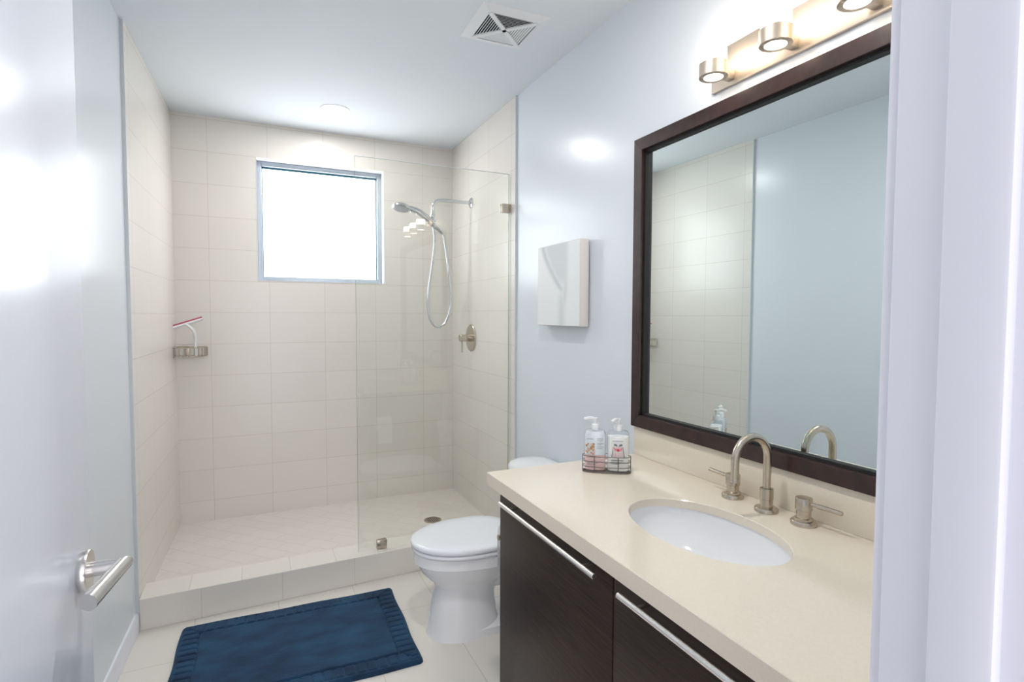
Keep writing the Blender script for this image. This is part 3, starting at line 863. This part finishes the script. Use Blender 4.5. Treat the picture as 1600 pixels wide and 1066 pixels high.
def draw_pink(hd):
    y = -hd-0.0004
    a = bmesh.new(); rnd = random.Random(3)
    for i in range(26):
        cx_, cz_ = rnd.uniform(-0.029, -0.001), rnd.uniform(0.058, 0.094)
        s_ = rnd.uniform(0.002, 0.005)
        k = rnd.randint(4, 6); ph = rnd.uniform(0, 3)
        patch(a, [(cx_+s_*math.cos(ph+2*PI*q/k), cz_+s_*math.sin(ph+2*PI*q/k)) for q in range(k)], y)
    b = bmesh.new()
    for i in range(7):
        cx_, cz_ = rnd.uniform(-0.012, 0.004), rnd.uniform(0.057, 0.075)
        patch(b, [(cx_+0.003*math.cos(2*PI*q/6), cz_+0.003*math.sin(2*PI*q/6)) for q in range(6)], y-0.0006)
    rows = lines([(0.007, 0.028, 0.112, 0.0012), (0.007, 0.026, 0.106, 0.001), (0.007, 0.028, 0.096, 0.001), (0.007, 0.022, 0.091, 0.001), (0.007, 0.029, 0.084, 0.001), (0.007, 0.026, 0.078, 0.001), (-0.028, -0.004, 0.110, 0.0014), (-0.026, 0.012, 0.028, 0.0016), (-0.026, 0.004, 0.023, 0.0012), (-0.026, 0.020, 0.046, 0.001)], y)
    return [('floral_print', a, M['print_tan']), ('flower_print', b, M['print_pink'])]+rows
def draw_white(hd):
    y = -hd-0.0004
    a = bmesh.new()
    for sx in (-1, 1):
        patch(a, [(sx*0.001, 0.088), (sx*0.005, 0.096), (sx*0.012, 0.098), (sx*0.015, 0.093), (sx*0.010, 0.090)], y)
        patch(a, [(sx*0.0150, 0.088), (sx*0.0165, 0.088), (sx*0.0225, 0.052), (sx*0.0195, 0.052)], y)
    rows = lines([(-0.022, 0.018, 0.040, 0.0022), (-0.024, 0.016, 0.033, 0.0014), (-0.024, 0.004, 0.028, 0.0014), (-0.020, 0.016, 0.106, 0.0012)], y)
    b = bmesh.new()
    patch(b, [(0.005*math.cos(2*PI*q/10), 0.076+0.005*math.sin(2*PI*q/10)) for q in range(10)], y-0.0006)
    for sx in (-1, 1):
        for q_, z_ in ((0.007, 0.0775), (0.0095, 0.079), (0.012, 0.0815)):
            patch(b, [(sx*q_+0.0017*math.cos(2*PI*q/7), z_+0.0017*math.sin(2*PI*q/7)) for q in range(7)], y-0.0006)
    c = bmesh.new()
    patch(c, [(-0.013, 0.086), (0.013, 0.086), (0.0145, 0.072), (-0.0145, 0.072)], y)
    for i_ in range(6):
        patch(c, [(-0.016+i_*0.0056, 0.054), (-0.0132+i_*0.0056, 0.054), (-0.0132+i_*0.0056, 0.068), (-0.016+i_*0.0056, 0.067)], y)
    return [('crest_print', a, M['print_gray']), ('red_print', b, M['print_red']), ('pink_print', c, M['print_pink'])]+rows
ROT = math.radians(-36)
u = Vector((math.cos(ROT), math.sin(ROT), 0))
cc = Vector((1.082, 1.565, CT))
cad = thing('bottle_caddy', 'two bottle wire caddy on the far end of the worktop', 'caddy', cc)
cad.rotation_euler = (0, 0, ROT)
bottle(cc-u*0.039+Vector((0, 0, 0.005)), ROT, 'soap_bottle', 'clear pump bottle of pink soap, left one in the wire caddy', M['pink_soap'], 0.055, M['clear_soap'], draw_pink)
bottle(cc+u*0.039+Vector((0, 0, 0.005)), ROT, 'lotion_bottle', 'pump bottle of white lotion with red crest, right one in the wire caddy', M['lotion'], 0.120, None, draw_white, math.radians(55))
for z, rr_ in ((0.0025, 0.0025), (0.020, 0.0014), (0.038, 0.0014), (0.056, 0.0014)):
    link('wire_hoop', tube(bmesh.new(), superell(0, 0, 0.080, 0.027, z, 3.2, 48), rr_, 8, True), M['wire'], cad)
for x, y in ((-0.04, -0.0285), (-0.04, 0.0285), (0.04, -0.0285), (0.04, 0.0285), (-0.0815, 0), (0.0815, 0)):
    link('wire_upright', tube(bmesh.new(), [(x, y, 0.001), (x, y, 0.058)], 0.0014, 8), M['wire'], cad)
for y in (-0.012, 0.012):
    link('base_wire', tube(bmesh.new(), [(-0.079, y, 0.0025), (0.079, y, 0.0025)], 0.002, 8), M['wire'], cad)

# ------------------------------------------------------------------ toilet paper on the cabinet side
th = thing('toilet_paper_holder', 'metal paper holder on the end of the vanity cabinet', 'holder', (0.84, VY1, 0.60))
bm = bmesh.new()
lathe(bm, [(0.0, 0.0), (0.022, 0.0), (0.022, 0.006), (0.009, 0.009), (0.009, 0.012)], (0.072, -0.004, 0.0), (0, 1, 0), 28)
tube(bm, spline([(0.072, 0.0, 0), (0.072, 0.075, 0), (0.066, 0.092, 0), (0.05, 0.095, 0), (-0.062, 0.095, 0)], 6), 0.006, 14)
link('holder_arm', bm, M['nickel'], th)
link('end_knob', lathe(bmesh.new(), [(0.0, 0.0), (0.010, 0.0), (0.010, 0.012), (0.0, 0.013)], (-0.06, 0.095, 0), (-1, 0, 0), 20), M['nickel'], th)
tp = thing('toilet_paper_roll', 'white toilet paper roll hanging beside the vanity cabinet', 'toilet paper', (0.84, VY1+0.095, 0.60))
bm = bmesh.new()
lathe(bm, [(0.019, -0.05), (0.055, -0.05), (0.055, 0.05), (0.019, 0.05), (0.019, -0.05)], (0, 0, -0.012), (1, 0, 0), 40)
link('roll', bm, M['paper'], tp)
bm = bmesh.new()
sh_ = [(-0.0555, -0.01), (-0.0562, -0.05), (-0.054, -0.10), (-0.056, -0.145)]
loft(bm, [[Vector((x, -yy-dy, z)) for x, dy in ((-0.05, 0), (0.05, 0), (0.05, 0.0008), (-0.05, 0.0008))] for yy, z in sh_])
link('loose_sheet', bm, M['paper'], tp)

# ------------------------------------------------------------------ bath mat
RW, RD = 0.92, 0.648
mat_o = None
bm = bmesh.new()
NX, NY = 368, 260
BW = 0.082
def mat_h(x, y):
    ex, ey = RW/2-abs(x), RD/2-abs(y)
    e = min(ex, ey)
    h = 0.020
    # rounded rim
    h *= min(1.0, max(0.0, e/0.012))**0.45
    if e < BW and e > 0.014:
        # ribs run across the band, mitred in the corners
        s = y if ex < ey else x
        pitch = 0.0405
        ph = (s/pitch) % 1.0
        rib = 1-math.exp(-((min(ph, 1-ph))/0.13)**2)
        h += (rib-1)*0.0065*sm(0.014, 0.022, e)*sm(BW, BW-0.006, e)
        dmi = abs(ex-ey)
        h -= 0.005*math.exp(-(dmi/0.005)**2)
    h -= 0.0085*math.exp(-((e-BW)/0.0045)**2)
    h -= 0.004*math.exp(-((e-0.015)/0.004)**2)
    return h
rnd = random.Random(9)
vs = []
for i in range(NX+1):
    row = []
    for j in range(NY+1):
        x, y = -RW/2+RW*i/NX, -RD/2+RD*j/NY
        cr = 0.022
        dx, dy = abs(x)-(RW/2-cr), abs(y)-(RD/2-cr)
        if dx > 0 and dy > 0:
            L = math.hypot(dx, dy)
            if L > cr or True:
                mx_ = max(dx, dy)
                k = mx_/L if L > 0 else 1
                x = math.copysign(RW/2-cr+dx*k, x); y = math.copysign(RD/2-cr+dy*k, y)
        x2 = x+0.0025*math.sin(y*19+1)*(abs(x)/(RW/2)); y2 = y+0.002*math.sin(x*17)*(abs(y)/(RD/2))
        row.append(bm.verts.new((x2, y2, max(0.001, mat_h(-RW/2+RW*i/NX, -RD/2+RD*j/NY)+rnd.uniform(-0.0005, 0.0005)))))
    vs.append(row)
for i in range(NX):
    for j in range(NY):
        bm.faces.new((vs[i][j], vs[i+1][j], vs[i+1][j+1], vs[i][j+1]))
edge = [vs[i][0] for i in range(NX+1)]+[vs[NX][j] for j in range(1, NY+1)]+[vs[i][NY] for i in range(NX-1, -1, -1)]+[vs[0][j] for j in range(NY-1, 0, -1)]
low = [bm.verts.new((v.co.x, v.co.y, 0.0003)) for v in edge]
for a in range(len(edge)):
    b = (a+1) % len(edge)
    bm.faces.new((edge[a], low[a], low[b], edge[b]))
bm.faces.new(low)
mat_o = link('bath_mat', bm, M['plush'], loc=(0.131, 2.428, 0.0), angle=80)
mat_o.rotation_euler = (0, 0, math.radians(-1.2))
tag(mat_o, 'navy blue plush bath mat with ribbed border on the tiled floor', 'bath mat')
